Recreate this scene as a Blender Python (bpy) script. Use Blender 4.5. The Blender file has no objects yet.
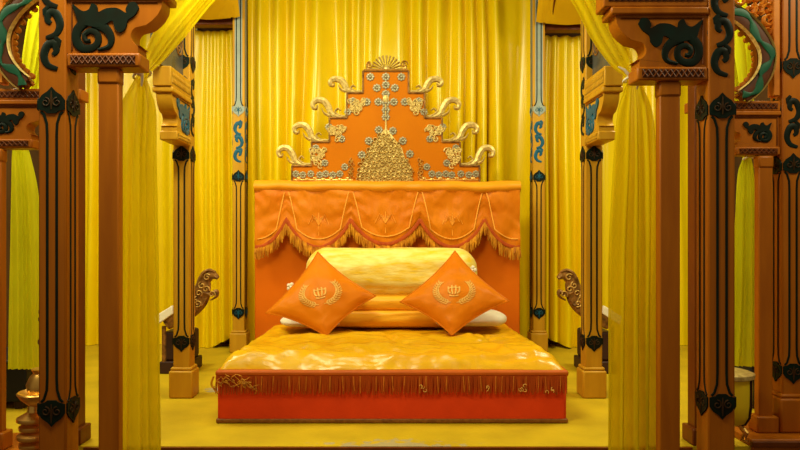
import bpy, bmesh, math, random
from mathutils import Vector, noise as mnoise

PI = math.pi
SC = bpy.context.scene
COL = SC.collection
F = 650.0            # focal length in pixels of the 800 px wide frame
CX, HY, CH = 388.0, 235.0, 1.13   # vanishing point and camera height

# ------------------------------------------------------------------ camera
cd = bpy.data.cameras.new('camera')
cd.sensor_width = 36.0
cd.lens = F / 800.0 * 36.0
cd.shift_x = (400 - CX) / 800.0
cd.shift_y = (HY - 225) / 800.0
cd.clip_start = 0.05
cam = bpy.data.objects.new('camera', cd)
cam.location = (0, 0, CH)
cam.rotation_euler = (PI / 2, 0, 0)
COL.objects.link(cam)
SC.camera = cam

# ------------------------------------------------------------------ world, lights, exposure
w = bpy.data.worlds.new('world')
SC.world = w
w.use_nodes = True
bg = w.node_tree.nodes['Background']
bg.inputs[0].default_value = (1.0, 0.78, 0.45, 1)
bg.inputs[1].default_value = 0.22


def area(name, loc, aim, sx, sy, power, color):
    l = bpy.data.lights.new(name, 'AREA')
    l.shape = 'RECTANGLE'
    l.size, l.size_y, l.energy, l.color = sx, sy, power, color
    o = bpy.data.objects.new(name, l)
    o.location = loc
    o.rotation_euler = (Vector(aim) - Vector(loc)).to_track_quat('-Z', 'Y').to_euler()
    COL.objects.link(o)


area('bed_chamber_lamp', (-0.5, 4.3, 3.65), (0, 5.2, 0.6), 1.2, 0.9, 46, (1.0, 0.95, 0.60))
area('front_fill_light', (-0.9, 2.1, 3.4), (0.2, 5.6, 0.9), 1.0, 0.6, 78, (1.0, 0.95, 0.60))  # unseen light added past the front columns for bed and back, no real fixture
area('side_bay_fill', (-2.6, 4.4, 3.5), (-2.3, 4.2, 1.0), 0.9, 0.9, 75, (1.0, 0.95, 0.60))  # added pair that brightens the side bays and sheers, no real lamps
area('side_bay_fill', (2.6, 4.4, 3.5), (2.3, 4.2, 1.0), 0.9, 0.9, 75, (1.0, 0.95, 0.60))
area('outer_bay_fill', (-2.9, 2.5, 3.2), (-2.1, 3.8, 0.9), 0.6, 0.6, 26, (1.0, 0.95, 0.60))  # extra pair added to lift the outer columns and drum, no real lamps
area('outer_bay_fill', (2.9, 2.5, 3.2), (2.1, 3.8, 0.9), 0.6, 0.6, 26, (1.0, 0.95, 0.60))
vs = SC.view_settings
vs.view_transform = 'Standard'
vs.look = 'None'
vs.gamma = 1.0
vs.exposure = 0.0
vs.use_curve_mapping = False


# ------------------------------------------------------------------ materials
def mat(name, c1, c2=None, rough=0.5, scale=8.0, bump=0.0, bscale=40.0, metal=0.0,
        stretch=(1, 1, 1), spec=0.22, kind='noise', detail=4.0):
    m = bpy.data.materials.new(name)
    m.use_nodes = True
    nt = m.node_tree
    p = nt.nodes['Principled BSDF']
    p.inputs['Roughness'].default_value = rough
    p.inputs['Metallic'].default_value = metal
    p.inputs['Specular IOR Level'].default_value = spec
    tc = nt.nodes.new('ShaderNodeTexCoord')
    mp = nt.nodes.new('ShaderNodeMapping')
    mp.inputs['Scale'].default_value = stretch
    nt.links.new(tc.outputs['Object'], mp.inputs[0])
    if kind == 'voronoi':
        n = nt.nodes.new('ShaderNodeTexVoronoi')
        n.inputs['Scale'].default_value = scale
        out = n.outputs['Distance']
    else:
        n = nt.nodes.new('ShaderNodeTexNoise')
        n.inputs['Scale'].default_value = scale
        n.inputs['Detail'].default_value = detail
        out = n.outputs['Fac']
    nt.links.new(mp.outputs[0], n.inputs['Vector'])
    r = nt.nodes.new('ShaderNodeValToRGB')
    r.color_ramp.elements[0].position = 0.3
    r.color_ramp.elements[1].position = 0.7
    c2 = c2 or tuple(v * 0.8 for v in c1)
    r.color_ramp.elements[0].color = (*c2, 1)
    r.color_ramp.elements[1].color = (*c1, 1)
    nt.links.new(out, r.inputs[0])
    nt.links.new(r.outputs[0], p.inputs['Base Color'])
    if bump:
        n2 = nt.nodes.new('ShaderNodeTexNoise')
        n2.inputs['Scale'].default_value = bscale
        nt.links.new(mp.outputs[0], n2.inputs['Vector'])
        b = nt.nodes.new('ShaderNodeBump')
        b.inputs['Strength'].default_value = bump
        b.inputs['Distance'].default_value = 0.01
        nt.links.new(n2.outputs['Fac'], b.inputs['Height'])
        nt.links.new(b.outputs[0], p.inputs['Normal'])
    return m


def sheer(name, col, clear=0.3, trans=0.5):
    m = bpy.data.materials.new(name)
    m.use_nodes = True
    nt = m.node_tree
    nt.nodes.remove(nt.nodes['Principled BSDF'])
    out = nt.nodes['Material Output']
    d = nt.nodes.new('ShaderNodeBsdfDiffuse')
    t = nt.nodes.new('ShaderNodeBsdfTranslucent')
    tr = nt.nodes.new('ShaderNodeBsdfTransparent')
    n = nt.nodes.new('ShaderNodeTexNoise')
    n.inputs['Scale'].default_value = 5.0
    tc = nt.nodes.new('ShaderNodeTexCoord')
    nt.links.new(tc.outputs['Object'], n.inputs['Vector'])
    r = nt.nodes.new('ShaderNodeValToRGB')
    r.color_ramp.elements[0].color = (*[v * 0.85 for v in col], 1)
    r.color_ramp.elements[1].color = (*col, 1)
    nt.links.new(n.outputs['Fac'], r.inputs[0])
    nt.links.new(r.outputs[0], d.inputs[0])
    nt.links.new(r.outputs[0], t.inputs[0])
    tr.inputs[0].default_value = (1.0, 0.9, 0.35, 1)
    a = nt.nodes.new('ShaderNodeMixShader')
    a.inputs[0].default_value = trans
    nt.links.new(d.outputs[0], a.inputs[1])
    nt.links.new(t.outputs[0], a.inputs[2])
    b = nt.nodes.new('ShaderNodeMixShader')
    b.inputs[0].default_value = clear
    nt.links.new(a.outputs[0], b.inputs[1])
    nt.links.new(tr.outputs[0], b.inputs[2])
    nt.links.new(b.outputs[0], out.inputs[0])
    return m


M = {
    'curtain': mat('yellow_satin', (0.87, 0.645, 0.002), (0.84, 0.58, 0.002), 0.26, 2, spec=0.5),
    'canopy': mat('canopy_cloth', (0.84, 0.52, 0.006), (0.76, 0.45, 0.005), 0.6, 4),
    'sheer': sheer('yellow_sheer', (0.92, 0.74, 0.008), 0.15, 0.5),
    'sheer_lime': sheer('lime_sheer', (0.88, 0.90, 0.02), 0.12, 0.55),
    'wood': mat('orange_lacquer', (0.46, 0.135, 0.005), (0.36, 0.095, 0.004), 0.38, 3, 0.08, 25, stretch=(6, 6, 0.6)),
    'wood_lit': mat('lit_lacquer', (0.62, 0.33, 0.015), (0.52, 0.25, 0.01), 0.38, 3, 0.08, 25, stretch=(6, 6, 0.6)),  # same column lacquer, lightened so the inner light is in the colour
    'wood_dark': mat('brown_lacquer', (0.19, 0.045, 0.004), (0.13, 0.03, 0.003), 0.4, 3, 0.1, 25, stretch=(6, 6, 0.6)),
    'ink': mat('blackish_green_paint', (0.005, 0.016, 0.011), (0.008, 0.008, 0.004), 0.5, 12, spec=0.12),
    'ink_edge': mat('bronze_carving', (0.06, 0.026, 0.006), (0.035, 0.014, 0.004), 0.5, 12, spec=0.15),
    'lattice': mat('dark_lattice', (0.10, 0.025, 0.005), (0.07, 0.018, 0.004), 0.45, 12),
    'olive': mat('olive_lattice', (0.36, 0.24, 0.03), (0.26, 0.17, 0.02), 0.5, 12),
    'blue': mat('blue_scroll_paint', (0.008, 0.12, 0.20), (0.008, 0.08, 0.14), 0.4, 12),
    'paleblue': mat('grey_blue_paint', (0.36, 0.42, 0.36), (0.28, 0.34, 0.30), 0.4, 12),
    'green': mat('green_ribbon_paint', (0.015, 0.11, 0.05), (0.008, 0.06, 0.035), 0.4, 12),
    'gold': mat('gilt', (0.75, 0.50, 0.14), (0.55, 0.33, 0.07), 0.35, 20, 0.2, 60, metal=0.6),
    'gold_pale': mat('pale_gilt', (0.80, 0.62, 0.22), (0.44, 0.28, 0.07), 0.4, 45, 0.2, 60, metal=0.3),
    'silver': mat('silvered_gilt', (0.50, 0.46, 0.30), (0.20, 0.16, 0.08), 0.4, 90, metal=0.3),
    'gold_old': mat('aged_gilt_carving', (0.40, 0.19, 0.04), (0.10, 0.04, 0.01), 0.45, 25, 0.4, 50, metal=0.3),
    'brass': mat('brass', (0.95, 0.60, 0.16), (0.75, 0.40, 0.08), 0.3, 10, metal=0.9),
    'red': mat('red_orange_velvet', (0.72, 0.052, 0.004), (0.62, 0.042, 0.003), 0.8, 6, 0.1, 80),
    'orange': mat('orange_velvet', (0.70, 0.155, 0.003), (0.64, 0.13, 0.003), 0.7, 3, 0.05, 60, spec=0.08),
    'valance': mat('orange_satin', (0.66, 0.20, 0.004), (0.58, 0.145, 0.003), 0.45, 3, 0.05, 60, spec=0.12),
    'valance_pale': mat('pale_orange_braid', (0.90, 0.42, 0.05), (0.85, 0.36, 0.04), 0.5, 10),
    'roll': mat('amber_satin', (0.80, 0.33, 0.010), (0.74, 0.26, 0.008), 0.4, 4),
    'crest': mat('orange_lacquer_panel', (0.56, 0.165, 0.002), (0.52, 0.145, 0.002), 0.6, 3, spec=0.06),
    'quilt': mat('gold_satin', (0.80, 0.46, 0.004), (0.74, 0.36, 0.003), 0.28, 4, 0.35, 20, stretch=(0.6, 1.4, 1), spec=0.5),
    'edge': mat('amber_edge', (0.56, 0.11, 0.005), (0.46, 0.085, 0.004), 0.55, 6),
    'fringe': mat('russet_fringe', (0.50, 0.085, 0.006), (0.36, 0.05, 0.004), 0.6, 30, stretch=(1, 1, 0.1)),
    'fringe_gold': mat('gold_fringe', (0.78, 0.36, 0.02), (0.34, 0.09, 0.006), 0.5, 30, stretch=(1, 1, 0.3)),
    'trim_gold': mat('dull_gold_braid', (0.26, 0.10, 0.012), (0.16, 0.05, 0.006), 0.5, 40),
    'gold_thread': mat('dull_gold_thread', (0.66, 0.22, 0.02), (0.48, 0.11, 0.01), 0.55, 30),
    'brocade': mat('yellow_brocade', (0.94, 0.80, 0.26), (0.86, 0.56, 0.02), 0.4, 11, 0.35, 26, kind='noise', stretch=(0.7, 1, 2.6)),
    'bolster': mat('folded_satin', (0.90, 0.46, 0.02), (0.84, 0.38, 0.015), 0.38, 4),
    'cushion': mat('orange_cushion_satin', (0.70, 0.205, 0.004), (0.64, 0.165, 0.003), 0.42, 4, 0.08, 12, spec=0.1),
    'thread': mat('pale_gold_thread', (0.84, 0.48, 0.10), (0.70, 0.36, 0.06), 0.45, 30),
    'white': mat('white_cotton', (0.86, 0.80, 0.62), (0.80, 0.72, 0.52), 0.8, 8),
    'glass_dark': mat('dark_transom', (0.10, 0.10, 0.085), (0.05, 0.045, 0.035), 0.25, 5),
    'wall': mat('brown_wall', (0.11, 0.055, 0.02), (0.08, 0.04, 0.015), 0.8, 2),
    'dark': mat('dark_wood', (0.05, 0.02, 0.012), (0.03, 0.012, 0.008), 0.5, 5),
    'black': mat('shade_black', (0.012, 0.012, 0.014), None, 0.5, 5),  # stands for the dark gap, only on the added blocks
    'drum': mat('yellow_drum_skin', (0.95, 0.72, 0.02), (0.90, 0.62, 0.015), 0.35, 4),
    'ceil': mat('ceiling_boards', (0.30, 0.14, 0.04), (0.22, 0.10, 0.03), 0.7, 3),
}


def floor_mat():
    m = mat('yellow_stage_carpet', (0.60, 0.41, 0.010), (0.46, 0.31, 0.008), 0.5, 3.5, 0.15, 70, detail=8)
    nt = m.node_tree
    p = nt.nodes['Principled BSDF']
    base = p.inputs['Base Color'].links[0].from_socket
    tc = nt.nodes.new('ShaderNodeTexCoord')
    # worn grey area in front of the bed and a pale patch by the left column
    fac = None
    for (x, y, rx, ry, k) in ((0.03, 3.49, 0.62, 0.15, 0.6), (-1.25, 4.74, 0.15, 0.15, 0.75)):
        mp = nt.nodes.new('ShaderNodeMapping')
        mp.inputs['Location'].default_value = (-x / rx, -y / ry, 0)
        mp.inputs['Scale'].default_value = (1 / rx, 1 / ry, 0)
        nt.links.new(tc.outputs['Object'], mp.inputs[0])
        ln = nt.nodes.new('ShaderNodeVectorMath')
        ln.operation = 'LENGTH'
        nt.links.new(mp.outputs[0], ln.inputs[0])
        n = nt.nodes.new('ShaderNodeTexNoise')
        n.inputs['Scale'].default_value = 16
        n.inputs['Detail'].default_value = 6
        nt.links.new(tc.outputs['Object'], n.inputs['Vector'])
        s = nt.nodes.new('ShaderNodeMath')
        s.operation = 'MULTIPLY_ADD'
        nt.links.new(n.outputs['Fac'], s.inputs[0])
        s.inputs[1].default_value = 2.4
        nt.links.new(ln.outputs['Value'], s.inputs[2])
        mr = nt.nodes.new('ShaderNodeMapRange')
        mr.inputs[1].default_value = 1.55
        mr.inputs[2].default_value = 1.75
        mr.inputs[3].default_value = k
        mr.inputs[4].default_value = 0
        nt.links.new(s.outputs[0], mr.inputs[0])
        if fac is None:
            fac = mr.outputs[0]
        else:
            mx = nt.nodes.new('ShaderNodeMath')
            mx.operation = 'MAXIMUM'
            nt.links.new(fac, mx.inputs[0])
            nt.links.new(mr.outputs[0], mx.inputs[1])
            fac = mx.outputs[0]
    mix = nt.nodes.new('ShaderNodeMixRGB')
    nt.links.new(fac, mix.inputs[0])
    nt.links.new(base, mix.inputs[1])
    mix.inputs[2].default_value = (0.34, 0.32, 0.24, 1)
    nt.links.new(mix.outputs[0], p.inputs['Base Color'])
    return m


M['floor'] = floor_mat()


# ------------------------------------------------------------------ geometry helpers
def P(px, py, d):
    return Vector(((px - CX) * d / F, d, CH + (HY - py) * d / F))


def X(px, d):
    return (px - CX) * d / F


def Z(py, d):
    return CH + (HY - py) * d / F


class MB:
    """collects vertices and faces, then links them as one mesh object"""

    def __init__(self):
        self.v, self.f = [], []

    def add(self, vs, fs):
        o = len(self.v)
        self.v += [tuple(p) for p in vs]
        self.f += [tuple(i + o for i in f) for f in fs]
        return self

    def box(self, x0, x1, y0, y1, z0, z1):
        vs = [(x, y, z) for x in (x0, x1) for y in (y0, y1) for z in (z0, z1)]
        return self.add(vs, [(0, 1, 3, 2), (4, 6, 7, 5), (0, 4, 5, 1), (2, 3, 7, 6), (0, 2, 6, 4), (1, 5, 7, 3)])

    def grid(self, fn, nu, nv, closed_u=False, closed_v=False):
        vs = [fn(i / nu, j / nv) for i in range(nu + (0 if closed_u else 1)) for j in range(nv + (0 if closed_v else 1))]
        R = nv + (0 if closed_v else 1)
        Cn = nu + (0 if closed_u else 1)
        fs = []
        for i in range(nu):
            for j in range(nv):
                a, b = i, (i + 1) % Cn
                c, d = j, (j + 1) % R
                fs.append((a * R + c, b * R + c, b * R + d, a * R + d))
        return self.add(vs, fs)

    def prism(self, pts, O, U, V, N, t):
        """outline pts (u,v) in the plane O + uU + vV, thickness t along N"""
        n = len(pts)
        a = [O + U * u + V * v for u, v in pts]
        b = [p + N * t for p in a]
        return self.add(a + b, [tuple(range(n))[::-1], tuple(range(n, 2 * n))] +
                        [(i, (i + 1) % n, n + (i + 1) % n, n + i) for i in range(n)])

    def ribbon(self, pts, ws, O, U, V, N, t, wrap=None):
        """raised strip along 2-D path pts of width ws, with a crowned section; wrap maps (u,v,h) to a point"""
        f = wrap or (lambda u, v, h: O + U * u + V * v + N * h)
        n = len(pts)
        if not hasattr(ws, '__len__'):
            ws = [ws] * n
        vs = []
        for i, (u, v) in enumerate(pts):
            a = pts[max(0, i - 1)]
            b = pts[min(n - 1, i + 1)]
            du, dv = b[0] - a[0], b[1] - a[1]
            L = math.hypot(du, dv) or 1
            nu, nv = -dv / L, du / L
            h = ws[i] / 2
            for k, hh in ((-1, 0), (-0.8, 0.7), (0, 1), (0.8, 0.7), (1, 0)):
                vs.append(f(u + nu * h * k, v + nv * h * k, t * hh))
        fs = [(i * 5 + k, i * 5 + 5 + k, i * 5 + 6 + k, i * 5 + 1 + k) for i in range(n - 1) for k in range(4)]
        fs += [(0, 1, 2, 3, 4), tuple((n - 1) * 5 + k for k in (4, 3, 2, 1, 0))]
        return self.add(vs, fs)

    def tube(self, path, r, n=6):
        m = len(path)
        path = [Vector(p) for p in path]
        if not hasattr(r, '__len__'):
            r = [r] * m
        vs = []
        prev = None
        for i, p in enumerate(path):
            t = (path[min(m - 1, i + 1)] - path[max(0, i - 1)]).normalized()
            ref = prev if prev is not None else (Vector((0, 1, 0)) if abs(t.y) < 0.9 else Vector((1, 0, 0)))
            a = (ref - t * ref.dot(t)).normalized()
            prev = a
            b = t.cross(a)
            for k in range(n):
                q = 2 * PI * k / n
                vs.append(p + (a * math.cos(q) + b * math.sin(q)) * r[i])
        fs = [(i * n + k, i * n + (k + 1) % n, (i + 1) * n + (k + 1) % n, (i + 1) * n + k) for i in range(m - 1) for k in range(n)]
        fs += [tuple(range(n))[::-1], tuple((m - 1) * n + k for k in range(n))]
        return self.add(vs, fs)

    def lathe(self, prof, c, n=28):
        c = Vector(c)
        m = len(prof)
        vs = [c + Vector((r * math.cos(2 * PI * k / n), r * math.sin(2 * PI * k / n), z)) for r, z in prof for k in range(n)]
        fs = [(i * n + k, i * n + (k + 1) % n, (i + 1) * n + (k + 1) % n, (i + 1) * n + k) for i in range(m - 1) for k in range(n)]
        fs += [tuple(range(n))[::-1], tuple((m - 1) * n + k for k in range(n))]
        return self.add(vs, fs)

    def ball(self, c, rx, ry=None, rz=None, n=8, m=5):
        ry = rx if ry is None else ry
        rz = rx if rz is None else rz
        c = Vector(c)
        vs = [c + Vector((0, 0, -rz))]
        for j in range(1, m):
            a = -PI / 2 + PI * j / m
            for k in range(n):
                b = 2 * PI * k / n
                vs.append(c + Vector((rx * math.cos(a) * math.cos(b), ry * math.cos(a) * math.sin(b), rz * math.sin(a))))
        vs.append(c + Vector((0, 0, rz)))
        fs = [(0, 1 + (k + 1) % n, 1 + k) for k in range(n)]
        for j in range(m - 2):
            fs += [(1 + j * n + k, 1 + j * n + (k + 1) % n, 1 + (j + 1) * n + (k + 1) % n, 1 + (j + 1) * n + k) for k in range(n)]
        L = len(vs) - 1
        fs += [(L, 1 + (m - 2) * n + k, 1 + (m - 2) * n + (k + 1) % n) for k in range(n)]
        return self.add(vs, fs)

    def build(self, name, m, parent=None, bevel=0.0, smooth=40, fix=True):
        me = bpy.data.meshes.new(name)
        me.from_pydata(self.v, [], self.f)
        me.materials.append(M[m] if isinstance(m, str) else m)
        if fix:
            b = bmesh.new()
            b.from_mesh(me)
            bmesh.ops.recalc_face_normals(b, faces=b.faces)
            b.to_mesh(me)
            b.free()
        if smooth:
            me.polygons.foreach_set('use_smooth', [True] * len(me.polygons))
            me.set_sharp_from_angle(angle=math.radians(smooth))
        o = bpy.data.objects.new(name, me)
        COL.objects.link(o)
        if parent:
            o.parent = parent
            o.location = -parent_base(parent)
        if bevel:
            md = o.modifiers.new('bevel', 'BEVEL')
            md.width = bevel
            md.segments = 2
            md.limit_method = 'ANGLE'
        return o


def parent_base(p):
    v = Vector(p.location)
    while p.parent:
        p = p.parent
        v += Vector(p.location)
    return v


def thing(name, label, cat, loc=(0, 0, 0), group=None):
    o = bpy.data.objects.new(name, None)
    COL.objects.link(o)
    o.location = loc
    o.empty_display_size = 0.05
    return tag(o, label, cat, group)


def tag(o, label, cat, group=None, kind='thing'):
    o['label'] = label
    o['category'] = cat
    o['kind'] = kind
    if group:
        o['group'] = group
    return o


def struct(o):
    o['kind'] = 'structure'
    return o


VX, VY, VZ = Vector((1, 0, 0)), Vector((0, 1, 0)), Vector((0, 0, 1))


def smooth_path(pts, n=6):
    """Catmull-Rom through the points (tuples of any length)"""
    out = []
    m = len(pts)
    for i in range(m - 1):
        p0, p1, p2, p3 = pts[max(0, i - 1)], pts[i], pts[i + 1], pts[min(m - 1, i + 2)]
        for k in range(n):
            t = k / n
            out.append(tuple(0.5 * (2 * b + (c - a) * t + (2 * a - 5 * b + 4 * c - d) * t * t + (3 * b - a - 3 * c + d) * t ** 3)
                             for a, b, c, d in zip(p0, p1, p2, p3)))
    out.append(tuple(pts[-1]))
    return out


def spiral(cx, cy, r0, r1, a0, turns, n=22):
    return [(cx + (r0 + (r1 - r0) * i / n) * math.cos(a0 + turns * 2 * PI * i / n),
             cy + (r0 + (r1 - r0) * i / n) * math.sin(a0 + turns * 2 * PI * i / n)) for i in range(n + 1)]


def taper(w0, w1, n):
    return [w0 + (w1 - w0) * i / (n - 1) for i in range(n)]


def n1(x, s=0.0):
    return mnoise.noise(Vector((x, s * 7.31 + 0.37, 1.7 * s)))


def n2(x, y, s=0.0):
    return mnoise.noise(Vector((x, y, s * 3.17 + 0.5)))


# ------------------------------------------------------------------ setting
def slab(name, m, *b, bevel=0.0):
    return struct(MB().box(*b).build(name, m, bevel=bevel))


slab('floor', 'floor', -3.5, 3.5, 3.475, 6.75, -0.16, 0.0)
slab('floor_lower', 'wall', -4.2, 4.2, -2.5, 6.9, -0.3, -0.16)
slab('trim_1', 'wood_dark', -1.62, 1.62, 3.455, 3.475, -0.16, -0.002)
slab('wall_back', 'wall', -4.2, 4.2, 6.75, 6.9, -0.16, 3.9)
slab('wall_left', 'wall', -3.6, -3.5, 2.0, 6.75, -0.16, 3.9)
slab('wall_right', 'wall', 3.5, 3.6, 2.0, 6.75, -0.16, 3.9)
slab('ceiling', 'ceil', -4.2, 4.2, 1.9, 6.9, 3.8, 3.95)


# ------------------------------------------------------------------ curtains
def curtain(name, label, x0, x1, y, zt, zb, folds, amp, seed, m='curtain', hem=None, group=None, top_w=1.0, tight=0.5):
    nu, nv = folds * 14, 26
    xc = (x0 + x1) / 2

    def fn(u, v):
        # v: 0 top .. 1 bottom
        gx = top_w + (1 - top_w) * min(1, v * 2.5) ** 0.7
        uu = u + 1.25 / folds * n1(u * folds * 0.42, seed)
        uu += 0.30 / folds * n2(u * folds * 0.5, v * 1.6, seed + 3)
        ph = 2 * PI * folds * uu
        a = amp * (0.75 + 0.9 * n1(u * folds * 0.33 + 9, seed + 1)) * (tight + (1 - tight) * min(1, v * 1.6))
        d = a * (math.sin(ph) + 0.12 * math.sin(2 * ph + 1.3 + 2 * n1(v * 1.5, seed + 5))) + 0.35 * amp * n2(u * folds * 0.6, v * 2.2, seed + 7)
        x = xc + (x0 + (x1 - x0) * u - xc) * gx + 0.2 * a * math.cos(ph)
        z0 = zb + (hem(u) if hem else 0)
        return (x, y + d, zt + (z0 - zt) * v)
    o = MB().grid(fn, nu, nv).build(name, m, smooth=0, fix=False)
    o.data.polygons.foreach_set('use_smooth', [True] * len(o.data.polygons))
    return tag(o, label, 'curtain', group)


curtain('back_curtain', 'wide pleated yellow satin curtain hanging behind the headboard crest',
        -1.42, 1.46, 6.56, 3.76, 0.004, 15, 0.105, 1)
curtain('side_curtain', 'gathered yellow satin curtain left of the bed under the brown rail',
        -1.98, -1.5, 6.5, 3.17, 0.004, 5, 0.075, 2, hem=lambda u: 0.14 * max(0, u - 0.45) / 0.55, top_w=0.92, tight=0.45)
curtain('side_curtain', 'gathered yellow satin curtain right of the bed under the brown rail',
        1.54, 2.1, 6.5, 3.12, 0.004, 5, 0.075, 3, hem=lambda u: 0.12 * max(0, 0.5 - u) / 0.5, top_w=0.92, tight=0.45)
curtain('bay_curtain', 'plain yellow curtain in the left side bay seen past the thin brown pillar',
        -3.35, -1.96, 6.66, 3.7, 0.004, 8, 0.05, 4)
curtain('bay_curtain', 'plain yellow curtain in the right side bay seen past the thin brown pillar',
        2.08, 3.35, 6.66, 3.7, 0.004, 8, 0.05, 5)

for s, zr, lab in ((-1, 3.2, 'left'), (1, 3.15, 'right')):
    xa, xb = (-2.0, -1.505) if s < 0 else (1.52, 2.12)
    o = MB().box(xa, xb, 6.29, 6.40, zr - 0.035, zr + 0.02).build('curtain_rail', 'wood_dark', bevel=0.006)
    tag(o, 'short brown rail above the gathered curtain %s of the bed' % lab, 'rail')


def canopy(s):
    """cloth swag that slopes from the rail up and forward to the ceiling, in two overlapping sheets"""
    zr = 3.2 if s < 0 else 3.15
    t = thing('canopy_swag', 'orange yellow canopy cloth stretched above the %s gathered curtain' % ('left' if s < 0 else 'right'),
              'canopy', (s * 1.7, 6.2, zr))

    def sheet(a, b, c, d, sag, seed):
        def fn(u, v):
            p = (a * (1 - u) + b * u) * (1 - v) + (d * (1 - u) + c * u) * v
            return p + Vector((0, 0, -sag * math.sin(PI * u) * (0.3 + 0.7 * math.sin(PI * v)) + 0.012 * n2(u * 4, v * 4, seed)))
        return MB().grid(fn, 18, 18)
    sheet(Vector((s * 2.02, 6.22, zr)), Vector((s * 1.5, 6.20, zr)), Vector((s * 1.42, 5.2, 3.74)), Vector((s * 2.3, 5.2, 3.74)), 0.03, 1).build('sheet', 'canopy', t, smooth=180, fix=False)
    sheet(Vector((s * 1.62, 6.19, zr)), Vector((s * 1.41, 6.19, zr + 0.01)), Vector((s * 1.30, 5.3, 3.76)), Vector((s * 1.54, 5.3, 3.76)), 0.03, 2).build('sheet', 'canopy', t, smooth=180, fix=False)
    MB().tube([Vector((s * 1.56, 6.2, zr + 0.01)), Vector((s * 1.5, 5.75, zr + 0.24)), Vector((s * 1.45, 5.3, 3.7))], 0.01).build('seam_cord', 'wood_dark', t)


canopy(-1)
canopy(1)


# ------------------------------------------------------------------ carved columns
FW = 0.059  # half width of a shaft


def faces(x, d):
    """three carved faces of a square shaft centred at (x, d): origin, U, N"""
    return [(Vector((x, d - FW, 0)), VX, -VY), (Vector((x + FW, d, 0)), VY, VX), (Vector((x - FW, d, 0)), -VY, -VX)]


SHIELD = [(-0.018, 0.108), (-0.030, 0.098), (-0.056, 0.092), (-0.056, 0.052), (-0.040, 0.030), (-0.016, 0.014), (0, -0.004),
          (0.016, 0.014), (0.040, 0.030), (0.056, 0.052), (0.056, 0.092), (0.030, 0.098), (0.018, 0.108)]


def shield(O, U, N, z, flip, par, m, edge):
    sg = -1 if flip else 1
    o = MB().prism([(u, v * sg) for u, v in SHIELD], O + VZ * z, U, VZ, N, 0.006).build('ornament', m, par, smooth=0)
    mb = MB()
    for k in (-1, 1):
        sp = spiral(k * 0.024, 0.062 * sg, 0.020, 0.005, PI / 2, k * 1.2, 14)
        mb.ribbon(sp, taper(0.007, 0.004, 15), O + VZ * z + N * 0.005, U, VZ, N, 0.005)
    mb.ribbon([(0, 0.092 * sg), (0, 0.05 * sg), (0, 0.012 * sg)], [0.004, 0.012, 0.003], O + VZ * z + N * 0.005, U, VZ, N, 0.005)
    mb.build('scroll_relief', edge, o)
    return o


def lines(m, par, O, U, N, z0, z1, w=0.012):
    """two inlaid lines that flare out into the shields at both ends"""
    for k in (-1, 1):
        pts = [(k * 0.046, z0), (k * 0.034, z0 + 0.012), (k * 0.022, z0 + 0.05), (k * 0.020, z0 + 0.1), (k * 0.020, z1 - 0.1),
               (k * 0.022, z1 - 0.05), (k * 0.034, z1 - 0.012), (k * 0.046, z1)]
        MB().ribbon(pts, w, O, U, VZ, N, 0.004).build('line_groove', m, par)


def chain(mb, O, U, N, z0, z1, hw=0.034):
    """a running chain of S-scrolls"""
    n = max(2, round((z1 - z0) / 0.125))
    st = (z1 - z0) / n
    for i in range(n):
        k = 1 if i % 2 else -1
        zc = z0 + (i + 0.5) * st
        pts = smooth_path([(-k * hw * 0.7, zc - st * 0.52), (k * hw * 0.5, zc - st * 0.40), (k * hw, zc - st * 0.1), (k * hw * 0.5, zc + st * 0.25),
                           (-k * hw * 0.35, zc + st * 0.28), (-k * hw * 0.55, zc + st * 0.05), (-k * hw * 0.1, zc - st * 0.06)], 5)
        mb.ribbon(pts, [0.018 + 0.019 * math.sin(PI * j / (len(pts) - 1)) for j in range(len(pts))], O, U, VZ, N, 0.005)
        mb.ribbon([(-k * hw, zc + st * 0.2), (-k * hw * 0.9, zc + st * 0.36), (-k * hw * 0.4, zc + st * 0.5)], [0.006, 0.024, 0.018], O, U, VZ, N, 0.005)


def column(x, d, label, group, wood='wood', ink='ink', edge='ink_edge', base=True, zt=1.652, zl=0.423, chain_z=(1.835, 2.23),
           up=(2.27, 3.6), zfoot=0.0, top=3.8, chain_ink=None, pale=False):
    t = thing('column', label, 'column', (x, d, zfoot), group)
    MB().box(x - FW, x + FW, d - FW, d + FW, zfoot, top).build('shaft', wood, t, bevel=0.008)
    if base:
        bw = 0.083
        mb = MB().box(x - bw, x + bw, d - bw, d + bw, zfoot, zfoot + 0.19)
        mb.build('base', wood, t, bevel=0.012)
        MB().box(x - bw + 0.01, x + bw - 0.01, d - bw + 0.01, d + bw - 0.01, zfoot + 0.19, zfoot + 0.212).build('base_moulding', wood, t, bevel=0.008)
    for (O, U, N) in faces(x, d):
        ch, panel = MB(), MB()
        shield(O, U, N, zl - 0.1, False, t, ink, edge)
        shield(O, U, N, zt + 0.1, True, t, ink, edge)
        lines(ink, t, O, U, N, zl, zt)
        if up:
            shield(O, U, N, up[0], False, t, 'paleblue' if pale else ink, edge)
            lines(ink, t, O, U, N, up[0] + 0.1, up[1])
        if chain_z:
            chain(ch, O, U, N, *chain_z)
        if pale:
            panel.prism([(-0.036, up[0] + 0.1), (0.036, up[0] + 0.1), (0.036, up[1]), (-0.036, up[1])], O, U, VZ, N, 0.002)
        if chain_z:
            ch.build('chain_scroll', chain_ink or ink, t)
        if pale:
            panel.build('stripe_panel', 'paleblue', t, smooth=0)
    return t


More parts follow.
